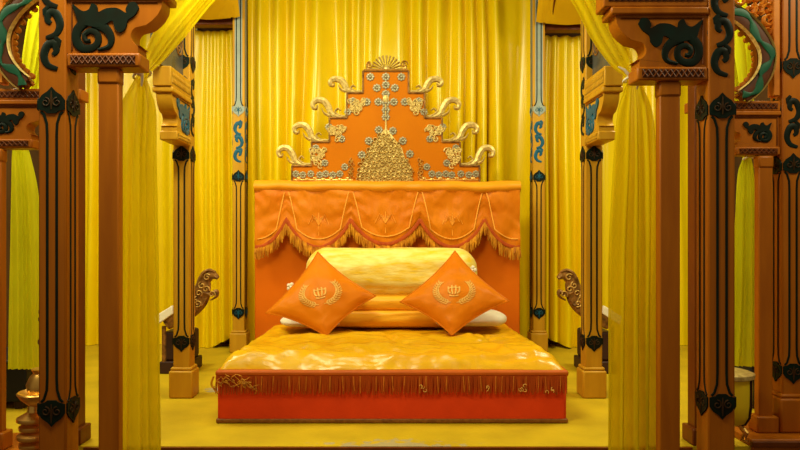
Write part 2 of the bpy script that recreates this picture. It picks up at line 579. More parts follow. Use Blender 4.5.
FL, FR = 2.75, 2.86          # depth of the front faces of the front columns
MD, FD = 4.51, 6.24
xFL, xFR = X(52, FL), X(722, FR)
G_col = 'carved columns around the bed'
column(xFL, FL + FW, 'orange carved column nearest the camera on the left with black scrolls', G_col, base=False, zfoot=-0.16)
column(xFR, FR + FW, 'orange carved column nearest the camera on the right with black scrolls', G_col, base=False, zfoot=-0.16)
xML, xMR = X(181.5, MD), X(594, MD)
column(xML, MD + FW, 'carved column in lit lacquer tone on a square base left of the bed foot', G_col, 'wood_lit', chain_ink='ink')
column(xMR, MD + FW, 'carved column in lit lacquer tone on a square base right of the bed foot', G_col, 'wood_lit', chain_ink='ink')
xBL, xBR = X(238.5, FD), X(539, FD)
column(xBL, FD + FW, 'slim blue patterned column by the left edge of the headboard', G_col, 'wood_lit', pale=True, chain_ink='blue', edge='blue')
column(xBR, FD + FW, 'slim blue patterned column by the right edge of the headboard', G_col, 'wood_lit', pale=True, chain_ink='blue', edge='blue')


# ------------------------------------------------------------------ brackets
def cr(pts):
    """outline traced in bracket units: u outward from the column, z"""
    return [((706 - (600 + a / 3.75)) / 227, CH + (235 - b / 3.75) / 227) for a, b in pts]


PLUME = cr(smooth_path([(136, 88), (148, 68), (170, 69), (184, 92), (182, 106), (215, 88), (255, 90), (282, 102), (288, 80), (306, 72), (318, 94),
                        (342, 98), (376, 74), (364, 112), (352, 142), (318, 152), (280, 158), (262, 150), (232, 134), (222, 164), (204, 176),
                        (184, 160), (176, 132), (152, 114), (136, 88)], 4)[:-1])
CURL_A = cr(smooth_path([(300, 140), (258, 162), (238, 196), (246, 226), (284, 238)], 6))
CURL_B = cr(smooth_path([(330, 135), (358, 165), (364, 200), (345, 230), (310, 232), (286, 212), (288, 182), (312, 170), (334, 184), (328, 206), (312, 204)], 6))
BODY = [(0, 1.872), (0.300, 1.872), (0.300, 1.905)] + \
       [(0.312 - 0.042 * math.sin(a), 1.945 - 0.042 * math.cos(a)) for a in [PI * i / 12 for i in range(0, 11)]] + \
       [(0.335, 1.992), (0.362, 2.012), (0.384, 2.035), (0.40, 2.065), (0.405, 2.10), (0, 2.10)]


def lattice_box(mbf, mbl, o, U, nn, u0, u1, z0, z1):
    """recessed lattice strip on one long side of a block"""
    h = (z1 - z0)
    mbl.prism([(u0 + 0.02, z0 + 0.2 * h), (u1 - 0.02, z0 + 0.2 * h), (u1 - 0.02, z1 - 0.2 * h), (u0 + 0.02, z1 - 0.2 * h)], o, U, VZ, nn, 0.002)
    n = max(3, int((u1 - u0) / 0.028))
    for i in range(n):
        ua = u0 + 0.02 + (u1 - u0 - 0.04) * i / n
        ub = u0 + 0.02 + (u1 - u0 - 0.04) * (i + 1) / n
        for p, q in (((ua, z0 + 0.22 * h), (ub, z1 - 0.22 * h)), ((ub, z0 + 0.22 * h), (ua, z1 - 0.22 * h))):
            mbf.ribbon([p, q], 0.006, o + nn * 0.002, U, VZ, nn, 0.004)


def bracket(label, O, U, N, group, wood='wood', k=1.0, th=0.10, ink='ink', beam=0.46, lat='lattice', osc=1.0, bh=2.26, zs=1.0):
    """O: foot of the column face; U outward; N face normal toward the viewer; th thickness behind the face"""
    t = thing('bracket', label, 'bracket', O + VZ * 1.8, group)
    S = lambda pts: [(u * k, z) for u, z in pts]
    MB().prism(S(BODY), O, U, VZ, -N, th).build('body', wood, t, bevel=0.006, smooth=30)
    fr = lambda u0, u1, z0, z1, e: MB().prism([(u0 * k, z0), (u1 * k, z0), (u1 * k, z1), (u0 * k, z1)], O + N * e, U, VZ, -N, th + 2 * e)
    fr(0, 0.312, 1.812, 1.872, 0.008).build('lower_block', wood, t, bevel=0.008)
    fr(0, 0.43, 2.10, 2.135, 0.016).build('shelf', wood, t, bevel=0.008)
    fr(0, beam, 2.135, bh, 0.008).build('beam', wood, t, bevel=0.006)
    W = lambda pts: S([(0.155 + (u - 0.155) * osc, 1.985 + (z - 1.985) * osc) for u, z in pts])
    for nn, off in ((N, 0.0), (-N, -th)):
        o = O + N * off
        for (z0, z1, u1) in ((1.812, 1.872, 0.312), (2.135, bh - 0.005, beam)):
            lo, ll = MB(), MB()
            lattice_box(lo, ll, o + nn * 0.008, U, nn, 0, u1 * k, z0, z1)
            pn = ll.build('lattice_panel', lat, t, smooth=0)
            lo.build('lattice', 'wood_dark' if lat == 'lattice' else wood, pn)
        bd, sc = MB(), MB()
        bd.ribbon(S([(0.022, 1.885), (0.022, 2.088), (0.385, 2.088)]), 0.008, o, U, VZ, nn, 0.006)
        sc.prism(W(PLUME), o, U, VZ, nn, 0.008)
        sc.ribbon(W(CURL_A), taper(0.050 * osc, 0.014, len(CURL_A)), o, U, VZ, nn, 0.009)
        sc.ribbon(W(CURL_B), taper(0.046 * osc, 0.018, len(CURL_B)), o, U, VZ, nn, 0.009)
        bd.build('border', 'wood_dark', t)
        sc.build('leaf_scroll', ink, t, smooth=30)
    t.scale.z = zs
    return t


G_br = 'scroll brackets on the columns'
bracket('orange bracket with a black leaf scroll reaching in from the nearest left column', Vector((xFL + FW, FL + 0.01, 0.03)), VX, -VY, G_br)
bracket('orange bracket with a black leaf scroll reaching in from the nearest right column', Vector((xFR - FW, FR + 0.01, 0)), -VX, -VY, G_br)
bracket('lit-toned bracket pointing forward from the column left of the bed foot', Vector((xML + FW, MD, -0.065)), -VY, VX, G_br, 'wood_lit', 0.95, 0.10, beam=0.445, ink='blue', lat='olive')
bracket('lit-toned bracket pointing forward from the column right of the bed foot', Vector((xMR - FW, MD, -0.065)), -VY, -VX, G_br, 'wood_lit', 0.95, 0.10, beam=0.445, ink='blue', lat='olive')

# dark transom panels standing on the forward brackets
for s, xm in ((-1, xML), (1, xMR)):
    t = thing('transom_panel', 'dark glossy transom panel above the %s forward bracket' % ('left' if s < 0 else 'right'), 'panel', (xm, 4.2, 2.26))
    MB().box(xm - 0.012, xm + 0.012, 3.95, MD - 0.004, 2.2, 3.1).build('pane', 'glass_dark', t)
    mb = MB()
    for i in range(3):
        y0 = 4.05 + i * 0.18
        for k in (-1, 1):
            mb.ribbon(spiral(y0, 2.42 + 0.12 * (i % 2), 0.075, 0.012, 0, k * 1.3), 0.016, Vector((xm - s * 0.012, 0, 0)), VY, VZ, VX * -s, 0.006)
    mb.build('carving', 'gold_old', t)
    MB().box(xm - 0.02, xm + 0.02, 3.95, MD - 0.004, 3.1, 3.16).build('top_rail', 'wood_dark', t, bevel=0.005)


# ------------------------------------------------------------------ plain pillars
def pillar(px0, px1, d, ztop, zbot, label, m='wood', base=True, group=None, depth=0.09):
    x0, x1 = X(px0, d), X(px1, d)
    t = thing('pillar', label, 'pillar', ((x0 + x1) / 2, d, zbot), group)
    y0, y1 = d, d + depth
    MB().box(x0, x1, y0, y1, zbot, ztop).build('shaft', m, t, bevel=0.006)
    MB().box(x0 - 0.005, x1 + 0.005, y0 - 0.005, y1 + 0.005, ztop - 0.07, ztop).build('neck', m, t, bevel=0.012)
    if base:
        MB().box(x0 - 0.022, x1 + 0.022, y0 - 0.022, y1 + 0.022, zbot, zbot + 0.09).build('base', m, t, bevel=0.008)
    return t


G_pl = 'plain pillars under the brackets'
pillar(98, 118.5, FL + 0.02, 1.842, -0.16, 'plain orange brown pillar under the nearest left bracket', group=G_pl, depth=0.05)
pillar(660, 680.5, FR + 0.02, 1.812, -0.16, 'plain orange brown pillar under the nearest right bracket', group=G_pl, depth=0.05)
pillar(68, 78, 3.5, 2.6, 0.0, 'dark brown pillar half hidden behind the nearest left column', 'wood_dark', group='dark pillars behind the front columns')
pillar(695, 705, 3.5, 2.6, 0.0, 'dark brown pillar half hidden behind the nearest right column', 'wood_dark', group='dark pillars behind the front columns')


# ------------------------------------------------------------------ outer moon-gate partitions
def partition(s):
    side = 'left' if s < 0 else 'right'
    d = 3.3 if s < 0 else 3.6
    q = lambda px: X(px if s > 0 else 776 - px, d)      # mirrored layout
    U = VX * s
    # sill the partition stands on
    t = thing('sill', 'raised wooden sill under the %s outer arch' % side, 'sill', (s * 2.2, d, 0))
    xa, xb = sorted((q(738), s * 3.48))
    MB().box(xa, xb, d - 0.13, d + 0.3, -0.16, 0.038).build('board', 'wood', t, bevel=0.008)
    MB().box(xa, xb, d - 0.145, d - 0.115, 0.0, 0.03).build('front_edge', 'wood_dark', t, bevel=0.004)
    # plain pillar and carved column
    pillar(*( (759, 773) if s > 0 else (-10, 1)), d, 1.57, 0.038, 'plain brown pillar on the sill below the %s outer arch' % side,
           group='plain pillars under the outer arches', depth=0.05)
    xc = q(793 if s > 0 else 806)
    column(xc, d + FW, 'outermost carved column on the %s sill' % side, 'outer carved columns', zt=1.48, zl=0.41, chain_z=(1.62, 1.9),
           up=(2.0, 3.3), zfoot=0.038, top=3.6)
    # bracket under the arch
    O = Vector((xc - s * FW, d + 0.02, -0.235))
    b = bracket('small brown bracket carrying the %s green ribbon arch' % side, O, -U, -VY, 'brackets under the outer arches', 'wood', 0.8, 0.08, beam=0.62, osc=0.7, bh=2.21, zs=0.76)
    # arch
    dd = d - 0.004
    t = thing('arch', 'carved arch with a twisted green ribbon in the %s outer bay' % side, 'arch', (q(765), dd, 1.9))
    zo = 0.0 if s > 0 else -0.0
    zz = lambda y: CH + (HY - y) * 3.6 / F
    path = smooth_path([(690, -8), (712, 2), (728, 9), (744, 18), (758, 31), (768, 47), (770, 62), (766, 76), (757, 88), (746, 97)], 6)
    pts = [(q(a - 4) if s > 0 else X(772 - a, 3.3), zz(b_)) for a, b_ in path]
    O0 = Vector((0, dd, 0))
    n = len(pts)
    MB().ribbon(pts, 0.082, O0, VX, VZ, -VY, 0.02).build('band', 'lattice', t)
    MB().ribbon(pts, 0.06, O0 + VY * 0.05, VX, VZ, -VY, 0.05).build('band_core', 'wood_dark', t)
    nrm = []
    for i in range(n):
        a, b_ = pts[max(0, i - 1)], pts[min(n - 1, i + 1)]
        L = math.hypot(b_[0] - a[0], b_[1] - a[1])
        nrm.append((-(b_[1] - a[1]) / L, (b_[0] - a[0]) / L))
    for k in (-1, 1):
        e = [(p[0] + nn[0] * 0.041 * k, p[1] + nn[1] * 0.041 * k) for p, nn in zip(pts, nrm)]
        MB().ribbon(e, 0.008, O0, VX, VZ, -VY, 0.026).build('edge_bead', 'gold_pale' if k * s < 0 else 'gold', t)
    # the twisted ribbon: two strands that cross
    rb = MB()
    seg = []
    for i in range(n):
        o_ = 0.021 * math.sin(i * 2 * PI / 15)
        seg.append((pts[i][0] + nrm[i][0] * o_, pts[i][1] + nrm[i][1] * o_))
    rb.ribbon(seg, [0.012 + 0.036 * abs(math.sin(i * PI / 7.5 + 0.8)) for i in range(n)], O0 - VY * 0.016, VX, VZ, -VY, 0.010)
    rb.build('ribbon', 'green', t)
    # scalloped inner edging
    ed = MB().ribbon([(p[0] - s * abs(nn[0]) * 0.042, p[1]) for p, nn in zip(pts, nrm)], 0.02, O0 + VY * 0.03, VX, VZ, -VY, 0.012)
    for i in range(4, n - 1, 3):
        c = (pts[i][0] - s * abs(nrm[i][0]) * 0.047 , pts[i][1] - abs(nrm[i][1]) * 0.047 * (1 if i < n * 0.62 else -1))
        ed.prism([(c[0] + 0.016 * math.cos(a), c[1] + 0.016 * math.sin(a)) for a in [2 * PI * j / 10 for j in range(10)]], O0 + VY * 0.02, VX, VZ, VY, 0.02)
    ed.build('scalloped_edging', 'wood', t, smooth=0)
    # openwork spandrel between arch and column
    rnd = random.Random(5)
    sp = MB()
    for i in range(11):
        for j in range(11):
            a, b_ = 690 + i * 10 + rnd.uniform(-2, 2), -12 + j * 10.5 + rnd.uniform(-2, 2)
            if a > 774:
                continue
            inside = any((abs(a - p[0]) < 7 and abs(b_ - p[1]) < 7) or (b_ > p[1] and abs(a - p[0]) < 6 and p[1] < 55) or (p[1] >= 55 and abs(b_ - p[1]) < 6 and a < p[0]) for p in path)
            if inside:
                continue
            u, v = (X(a, 3.6) if s > 0 else X(776 - a, 3.3)), zz(b_)
            sp.ribbon(spiral(u, v, 0.038, 0.006, rnd.uniform(0, 6), rnd.choice((-1.1, 1.1)), 14), taper(0.022, 0.016, 15), O0 + VY * 0.03, VX, VZ, -VY, 0.025)
    sp.build('openwork_scrolls', 'crest_wood', t)
    # upright beside the column with its two rosettes
    xe = q(779)
    MB().box(min(xe, xe - s * 0.035), max(xe, xe - s * 0.035), d - 0.01, d + 0.05, 1.9, 2.9).build('upright', 'crest_wood', t, bevel=0.004)


M['crest_wood'] = mat('bright_orange_carving', (0.66, 0.22, 0.015), (0.50, 0.14, 0.01), 0.45, 10)
partition(-1)
partition(1)


# ------------------------------------------------------------------ sheer drapes
def drape(name, label, px_path, m, seed, folds=6, cat='drape', tie=None, group=None, nsub=6, flat=0.05):
    """px_path: (px centre, py, half width px, depth, fold depth m) from top to bottom"""
    t = thing(name, label, cat, P(px_path[-1][0], px_path[-1][1], px_path[-1][3]), group)
    path = smooth_path(px_path, nsub)
    n = len(path) - 1
    C = [P(a, b, d) for a, b, hw, d, am in path]

    def fn(u, v):
        i = min(n, int(round(v * n)))
        a, b, hw, d, am = path[i]
        c = C[i]
        tg = (C[min(n, i + 1)] - C[max(0, i - 1)]).normalized()
        side = tg.cross(VY).normalized() * -1
        uu = u + 1.1 / folds * n1(u * folds * 0.5, seed) + 0.35 / folds * n2(u * 3, v * 3, seed)
        ph = 2 * PI * folds * uu
        off = am * (0.7 + 0.6 * n1(u * folds * 0.4, seed + 2)) * math.sin(ph)
        w_ = (u * 2 - 1) * hw * d / F
        return c + side * w_ + VY * off
    o = MB().grid(fn, folds * 9, n).build('cloth', m, t, smooth=180, fix=False)
    if tie:
        px, py, d, r = tie
        c = P(px, py, d)
        mb = MB()
        ring = [c + Vector((r * 1.3 * math.cos(a), r * math.sin(a), r * 0.5 * math.cos(a + 0.5))) for a in [2 * PI * k / 16 for k in range(17)]]
        mb.tube(ring, 0.006)
        mb.tube([c + Vector((-0.02, -r, 0)), c + Vector((-0.05, -r * 1.2, 0.03)), c + Vector((-0.075, -r * 1.0, 0.045))], [0.008, 0.006, 0.003])
        mb.tube([c + Vector((0.01, -r, 0)), c + Vector((0.015, -r * 1.2, -0.03)), c + Vector((0.01, -r * 1.1, -0.06))], [0.008, 0.006, 0.003])
        mb.ball(c + Vector((0, -r, 0)), 0.014)
        mb.build('tie_cord', 'white', t)
    return t


dp = 3.02
drape('tied_drape', 'sheer yellow drape knotted under the left front bracket', [
    (250, -62, 17, dp, 0.02), (222, -30, 17, dp, 0.02), (195, 0, 17, dp, 0.02), (172, 29, 17, dp, 0.02), (155, 55, 12, dp, 0.018), (143, 74, 6, dp, 0.012),
    (140, 88, 11, dp, 0.015), (138, 110, 20, dp, 0.026), (136, 160, 23, dp, 0.04), (137, 260, 24, dp, 0.05), (138, 380, 25, dp, 0.055), (138, 505, 26, dp, 0.055)],
    'sheer', 11, 4, tie=(142, 75, dp, 0.03), group='sheer drapes tied back at the front columns')
drape('tied_drape', 'sheer yellow drape knotted under the right front bracket', [
    (552, -62, 18, dp, 0.02), (571, -30, 18, dp, 0.02), (590, 0, 18, dp, 0.02), (606, 32, 18, dp, 0.02), (621, 60, 13, dp, 0.018), (631, 77, 6, dp, 0.012),
    (634, 92, 12, dp, 0.015), (635, 116, 20, dp, 0.026), (635, 170, 25, dp, 0.04), (633, 260, 28, dp, 0.05), (632, 380, 27, dp, 0.055), (632, 505, 28, dp, 0.055)],
    'sheer', 12, 4, tie=(632, 78, dp, 0.03), group='sheer drapes tied back at the front columns')
drape('bay_drape', 'sheer lime yellow drape knotted beside the left outer arch', [
    (70, -30, 22, 3.75, 0.03), (52, 10, 22, 3.75, 0.03), (42, 50, 20, 3.75, 0.03), (32, 95, 14, 3.75, 0.02), (18, 134, 5, 3.75, 0.012), (20, 155, 9, 3.75, 0.015),
    (24, 200, 14, 3.75, 0.02), (26, 280, 17, 3.75, 0.025), (27, 369, 19, 3.75, 0.025)], 'sheer_lime', 13, 5, tie=(18, 134, 3.75, 0.028), group='sheer drapes in the outer bays')
drape('bay_drape', 'sheer lime yellow drape hanging beside the right outer arch', [
    (712, -30, 22, 3.9, 0.03), (726, 10, 22, 3.9, 0.03), (734, 60, 18, 3.9, 0.03), (742, 110, 12, 3.9, 0.02), (747, 152, 4, 3.9, 0.012), (746, 175, 8, 3.9, 0.015),
    (745, 220, 11, 3.9, 0.02), (744, 300, 13, 3.9, 0.025), (742, 366, 15, 3.9, 0.025)], 'sheer_lime', 14, 5, tie=(750, 157, 3.88, 0.028), group='sheer drapes in the outer bays')

# ------------------------------------------------------------------ bed
BX0, BX1, BF, BB = -1.026, 1.074, 3.90, 5.78
bed = thing('bed', 'wide low bed base in red orange velvet with a fringed top edge', 'bed', (0.024, 4.8, 0))
MB().box(BX0, BX1, BF, BB, 0.0, 0.285).build('base', 'red', bed, bevel=0.02)
MB().box(BX0 - 0.006, BX1 + 0.006, BF - 0.008, BB, 0.0, 0.028).build('bottom_trim', 'trim_gold', bed, bevel=0.008)
MB().box(BX0 - 0.010, BX1 + 0.010, BF - 0.012, BB, 0.280, 0.318).build('top_edge', 'edge', bed, bevel=0.014)
rnd = random.Random(3)
fr = MB()


def threads(mb, x, y, z, L, ny, r=0.0042):
    dx = rnd.uniform(-0.004, 0.004)
    l = L * rnd.uniform(0.88, 1.08)
    mb.tube([Vector((x, y, z)), Vector((x + dx, y + ny * rnd.uniform(0.5, 1.2), z - l * 0.5)), Vector((x + dx * 2, y + ny * rnd.uniform(0.3, 1.3), z - l))],
            [r, r * 0.9, r * 0.6], 4)


x = BX0
while x < BX1:
    threads(fr, x, BF - 0.010, 0.286, 0.105, -0.006)
    x += rnd.uniform(0.006, 0.0085)
fr.build('fringe', 'fringe', bed)['kind'] = 'stuff'
gt = MB()
for i in range(30):
    xx = BX0 + 0.16 + i * 0.065 + rnd.uniform(-0.02, 0.02)
    threads(gt, xx, BF - 0.013, 0.286, 0.095, -0.007, 0.0035)
gt.build('gold_thread', 'gold_thread', bed)['kind'] = 'stuff'
em = MB()
for i in range(26):
    u0, v0 = BX0 + rnd.uniform(0.0, 0.26), rnd.uniform(0.235, 0.282)
    v0 -= 0.02 * (u0 - BX0) / 0.26
    w_ = [(u0, v0)]
    for k in range(4):
        w_.append((w_[-1][0] + rnd.uniform(-0.025, 0.03), w_[-1][1] + rnd.uniform(-0.022, 0.02)))
    em.ribbon(smooth_path(w_, 4), 0.0035, Vector((0, BF - 0.020, 0)), VX, VZ, -VY, 0.004)
em.ribbon(smooth_path([(BX0 - 0.016, 0.285), (BX0 - 0.03, 0.24), (BX0 - 0.005, 0.20), (BX0 + 0.012, 0.185)], 5), 0.012, Vector((0, BF - 0.012, 0)), VX, VZ, -VY, 0.008)
em.build('corner_embroidery', 'fringe_gold', bed)
em = MB()
for (u0, v0, n_) in ((BX0 + 1.24, 0.215, 3), (BX1 - 0.28, 0.22, 4), (BX1 - 0.12, 0.205, 3), (BX1 - 0.45, 0.22, 2)):
    for i in range(n_):
        em.ribbon(spiral(u0 + rnd.uniform(-0.04, 0.04), v0 + rnd.uniform(-0.015, 0.015), 0.014, 0.004, rnd.uniform(0, 6), 0.7, 8), 0.004, Vector((0, BF - 0.020, 0)), VX, VZ, -VY, 0.004)
em.build('gold_thread', 'thread', bed)['kind'] = 'stuff'


# quilt
def quilt():
    x0, x1, y0, y1 = BX0 + 0.012, BX1 - 0.014, BF + 0.02, BB - 0.02
    zb = 0.319

    def h(u, v):
        xx, yy = x0 + (x1 - x0) * u, y0 + (y1 - y0) * v
        e = min(1, min(u, 1 - u) * 2.08 / 0.09)
        f = min(1, v * 1.86 / 0.11)
        r = math.sqrt(max(0, 1 - (1 - e) ** 2)) * math.sqrt(max(0, 1 - (1 - f) ** 2))
        wr = 0.45 * n2(xx * 2.2, yy * 4.5, 1) + 0.35 * n2(xx * 5 + yy * 2, yy * 9, 2) + 0.22 * n2(xx * 11 + yy * 5, yy * 19, 3) - 0.5 * max(0, 1 - abs(n2(xx * 1.3 + yy * 0.9, yy * 2.6 - xx * 0.5, 11)) * 9)
        ridge = math.exp(-((v * 1.86 - 0.10 - 0.04 * n1(xx * 2.3, 4)) / 0.07) ** 2) * 0.022
        cr_ = (1 - abs(n2(xx * 1.6 + yy * 1.1, yy * 3.2 - xx * 0.8, 6))) ** 6 * 0.6 + (1 - abs(n2(xx * 3.1 - yy * 2, yy * 5, 7))) ** 7 * 0.4
        return r * (0.040 + 0.050 * wr + 0.040 * cr_ + ridge + 0.012 * (1 - abs(2 * u - 1)))

    def sink(yy):
        t_ = min(1, max(0, (yy - 4.9) / 0.3))
        return 1 - 0.5 * t_ * t_ * (3 - 2 * t_)

    def top(u, v):
        xx = x0 + (x1 - x0) * u
        yy = y0 + (y1 - y0) * v
        if v < 0.03:
            yy += 0.018 * n1(xx * 3, 8) + 0.007 * n1(xx * 11, 9)
        return (xx, yy, zb + h(u, v) * sink(yy))
    mb = MB().grid(top, 150, 110)
    mb.grid(lambda u, v: (x0 + (x1 - x0) * u, y0 + 0.01 + (y1 - y0 - 0.01) * v, zb), 2, 2)
    o = mb.build('quilt', 'quilt', smooth=180)
    return tag(o, 'crumpled golden satin quilt spread over the bed base', 'quilt')


quilt()


# cushions
def cushion(label, top, right, bottom, left, th, seed):
    c = (top + right + bottom + left) / 4
    nv = (right - left).cross(top - bottom).normalized()
    if nv.y > 0:
        nv = -nv
    t = thing('cushion', label, 'cushion', bottom, 'emblem cushions')

    def surf(u, v, sgn, extra=0.0):
        a, b = u * 2 - 1, v * 2 - 1
        # pinched sides, so the corners stay pointed
        pa, pb = a * (1 - 0.10 * (1 - b * b)), b * (1 - 0.10 * (1 - a * a))
        uu, vv = (pa + 1) / 2, (pb + 1) / 2
        p = top * (1 - uu) * (1 - vv) + right * uu * (1 - vv) + bottom * uu * vv + left * (1 - uu) * vv
        k = max(0, (1 - a ** 4)) ** 0.62 * max(0, (1 - b ** 4)) ** 0.62
        k *= 0.55 + 0.45 * math.cos(a * PI / 2) * math.cos(b * PI / 2)
        wr = 0.010 * n2(a * 3 + seed, b * 3, seed) + 0.005 * n2(a * 9 * (1 if abs(a) > abs(b) else .3), b * 9 * (.3 if abs(a) > abs(b) else 1), seed + 4) * (a * a + b * b)
        return p + nv * (sgn * (th * k + wr * min(1, k * 3)) + extra)
    mb = MB().grid(lambda u, v: surf(u, v, 1), 44, 44)
    mb.grid(lambda u, v: surf(u, v, -1), 44, 44)
    mb.build('cover', 'cushion', t, smooth=180)
    edge = [surf(i / 16, 0, 0) for i in range(16)] + [surf(1, i / 16, 0) for i in range(16)] + [surf(1 - i / 16, 1, 0) for i in range(16)] + [surf(0, 1 - i / 16, 0) for i in range(17)]
    MB().tube(edge, 0.006).build('piping', 'valance', t)
    # woven emblem: a wreath of leaves round a crowned monogram; local axes x (right) and y (up), in cushion diagonals
    R_ = 0.36

    def wrap(x_, y_, hgt):
        # diag coordinates -> (u, v): x right = u+v... the square's corners are top, right, bottom, left
        a = (x_ - y_)
        b = (-x_ - y_)
        return surf(0.5 + a * 0.5, 0.5 + b * 0.5, 1, 0.002 + hgt)
    mb = MB()
    for k in (-1, 1):
        arc = [(k * R_ * math.sin(q), -R_ * math.cos(q) * 0.95 + 0.02) for q in [0.15 + 2.15 * i / 14 for i in range(15)]]
        mb.ribbon(arc, 0.02, None, None, None, None, 0.003, wrap)
        for i in range(1, 14):
            q = 0.15 + 2.15 * i / 14
            x_, y_ = arc[i]
            for r_ in (-1, 1):
                dx, dy = k * math.sin(q) * r_, -math.cos(q) * r_
                tx, ty = k * math.cos(q), math.sin(q)
                mb.ribbon([(x_, y_), (x_ + dx * 0.04 + tx * 0.03, y_ + dy * 0.04 + ty * 0.03), (x_ + dx * 0.065 + tx * 0.075, y_ + dy * 0.065 + ty * 0.075)],
                          [0.012, 0.034, 0.006], None, None, None, None, 0.003, wrap)
    for pts in ([(-0.065, 0.045), (-0.06, -0.03), (-0.035, -0.06)], [(-0.025, 0.06), (-0.022, -0.01), (-0.015, -0.07)], [(0.018, 0.06), (0.02, -0.01), (0.015, -0.07)],
                [(0.06, 0.045), (0.058, -0.03), (0.035, -0.06)], [(-0.07, 0.02), (0.0, 0.03), (0.07, 0.02)], [(-0.05, -0.085), (0.0, -0.095), (0.05, -0.085)]):
        mb.ribbon(smooth_path([(1.8 * a, 1.8 * b) for a, b in pts], 4), 0.034, None, None, None, None, 0.004, wrap)
    mb.build('embroidered_wreath', 'thread', t)
    return t


cushion('orange square cushion with a gold wreath leaning on its corner at left',
        P(318, 252, 5.22), P(376, 296, 5.02), P(326, 336, 4.80), P(266, 313, 4.96), 0.105, 1)
cushion('orange square cushion with a gold wreath leaning on its corner at right',
        P(455, 251, 5.22), P(509, 301, 4.96), P(452, 335, 4.80), P(400, 302, 5.02), 0.105, 2)


# bolster: a rolled brocade quilt on a folded satin one
def puff(name, m, parent, x0, x1, y0, y1, z0, z1, ex, wr, seed, en=0.12):
    xc, L = (x0 + x1) / 2, (x1 - x0) / 2
    yc, zc, ry, rz = (y0 + y1) / 2, (z0 + z1) / 2, (y1 - y0) / 2, (z1 - z0) / 2

    def fn(u, v):
        a = u * 2 - 1
        xx = xc + L * a
        e = min(1, (1 - abs(a)) * L / en)
        k = math.sqrt(max(0.0, 1 - (1 - e) ** 2)) * 0.999 + 0.001
        q = 2 * PI * v
        cs, sn = math.cos(q), math.sin(q)
        rr = k * (1 + wr * n2(xx * 1.5, q * 3, seed) + wr * 0.6 * n2(xx * 5, q * 5, seed + 2))
        return (xx, yc + ry * rr * math.copysign(abs(cs) ** ex, cs), zc + rz * rr * math.copysign(abs(sn) ** ex, sn))
    return MB().grid(fn, 80, 56, closed_v=True).build(name, m, parent, smooth=180)


bl = thing('bolster', 'big rolled yellow brocade bolster standing behind the two cushions', 'bolster', (0.03, 5.4, 0.38))
puff('brocade_roll', 'brocade', bl, X(304, 5.38), X(479, 5.38), 5.25, 5.70, 0.61, 1.02, 0.72, 0.055, 1, 0.18)
puff('folded_layer', 'bolster', bl, X(322, 5.3), X(460, 5.3), 5.22, 5.70, 0.365, 0.55, 0.75, 0.06, 2, 0.10)
puff('folded_layer', 'bolster', bl, X(316, 5.3), X(466, 5.3), 5.24, 5.70, 0.49, 0.66, 0.75, 0.06, 3, 0.10)
for px, py in ((472, 270), (291, 287)):
    mb = MB()
    c = P(px, py, 5.30)
    for k in range(5):
        a = 2 * PI * k / 5
        mb.ball(c + Vector((0.022 * math.cos(a), 0, 0.022 * math.sin(a))), 0.017, 0.012, 0.017)
    mb.ball(c - VY * 0.008, 0.011)
    mb.tube([c, c + Vector((0.005 if px > 388 else -0.005, 0.02, -0.05)), c + Vector((-0.02 if px > 388 else 0.03, 0.12, -0.07))], 0.008)
    mb.build('tassel', 'white', bl)

for s, px0, px1, lab in ((-1, 279, 345, 'left'), (1, 430, 508, 'right')):
    o = puff('pillow', 'white', None, X(px0, 5.3), X(px1, 5.3), 5.14, 5.66, 0.385, 0.465 if s < 0 else 0.505, 0.8, 0.03, 5 + s, 0.14)
    tag(o, 'white pillow lying flat behind the %s cushion' % lab, 'pillow', 'white pillows')

# ------------------------------------------------------------------ headboard with stepped crest
HD = 5.84
hb = thing('headboard', 'tall orange headboard with a stepped gilt studded crest', 'headboard', (0, HD, 0))
MB().box(X(254.5, HD), X(520, HD), HD, HD + 0.10, 0.0, 1.56).build('panel', 'orange', hb, bevel=0.012)
CD = 5.90
cx0 = 385.8
steps = [(363, 71), (347, 93), (329.5, 118), (311.5, 142), (292, 166)]
half = [(cx0 - a, y) for a, y in steps]
out = []
yb = 186
L_ = [(-h_, y) for h_, y in half]
prof = []
prev = None
for i, (hx, y) in enumerate(half):
    if i > 0:
        prof.append((-half[i - 1][0], y))
    prof.append((-hx, y))
leftside = prof                      # top to bottom going outward
leftside = leftside + [(-half[-1][0], yb)]
poly = [(a, y) for a, y in leftside[::-1]] + [(-a, y) for a, y in leftside]
pc = lambda a, y: (X(cx0 + a, CD), Z(y, CD))
MB().prism([pc(a, y) for a, y in poly], Vector((0, CD, 0)), VX, VZ, VY, 0.05).build('crest_panel', 'crest', hb, bevel=0.004, smooth=0)
tr = MB()
e = [pc(a, y) for a, y in leftside]
for sgn in (1, -1):
    ee = [(pc(a * sgn, y)) for a, y in leftside]
    for a, b in zip(ee[:-1], ee[1:]):
        tr.ribbon([a, b], 0.018, Vector((0, CD, 0)), VX, VZ, -VY, 0.012)
tr.ribbon([pc(-half[0][0], 71), pc(half[0][0], 71)], 0.02, Vector((0, CD, 0)), VX, VZ, -VY, 0.012)
tr.build('edge_trim', 'gold_old', hb)
# fine dotted bead line along each tread
for i, (hx, y) in enumerate(half[1:], 1):
    for sgn in (-1, 1):
        mb = MB()
        xa, xb = sorted((sgn * hx, sgn * half[i - 1][0]))
        k = xa
        while k < xb:
            u, v = pc(k, y - 0.6)
            mb.ball((u, CD + 0.02, v), 0.010, 0.02, 0.009)
            k += 1.7
        mb.build('bead_row', 'gold', hb)

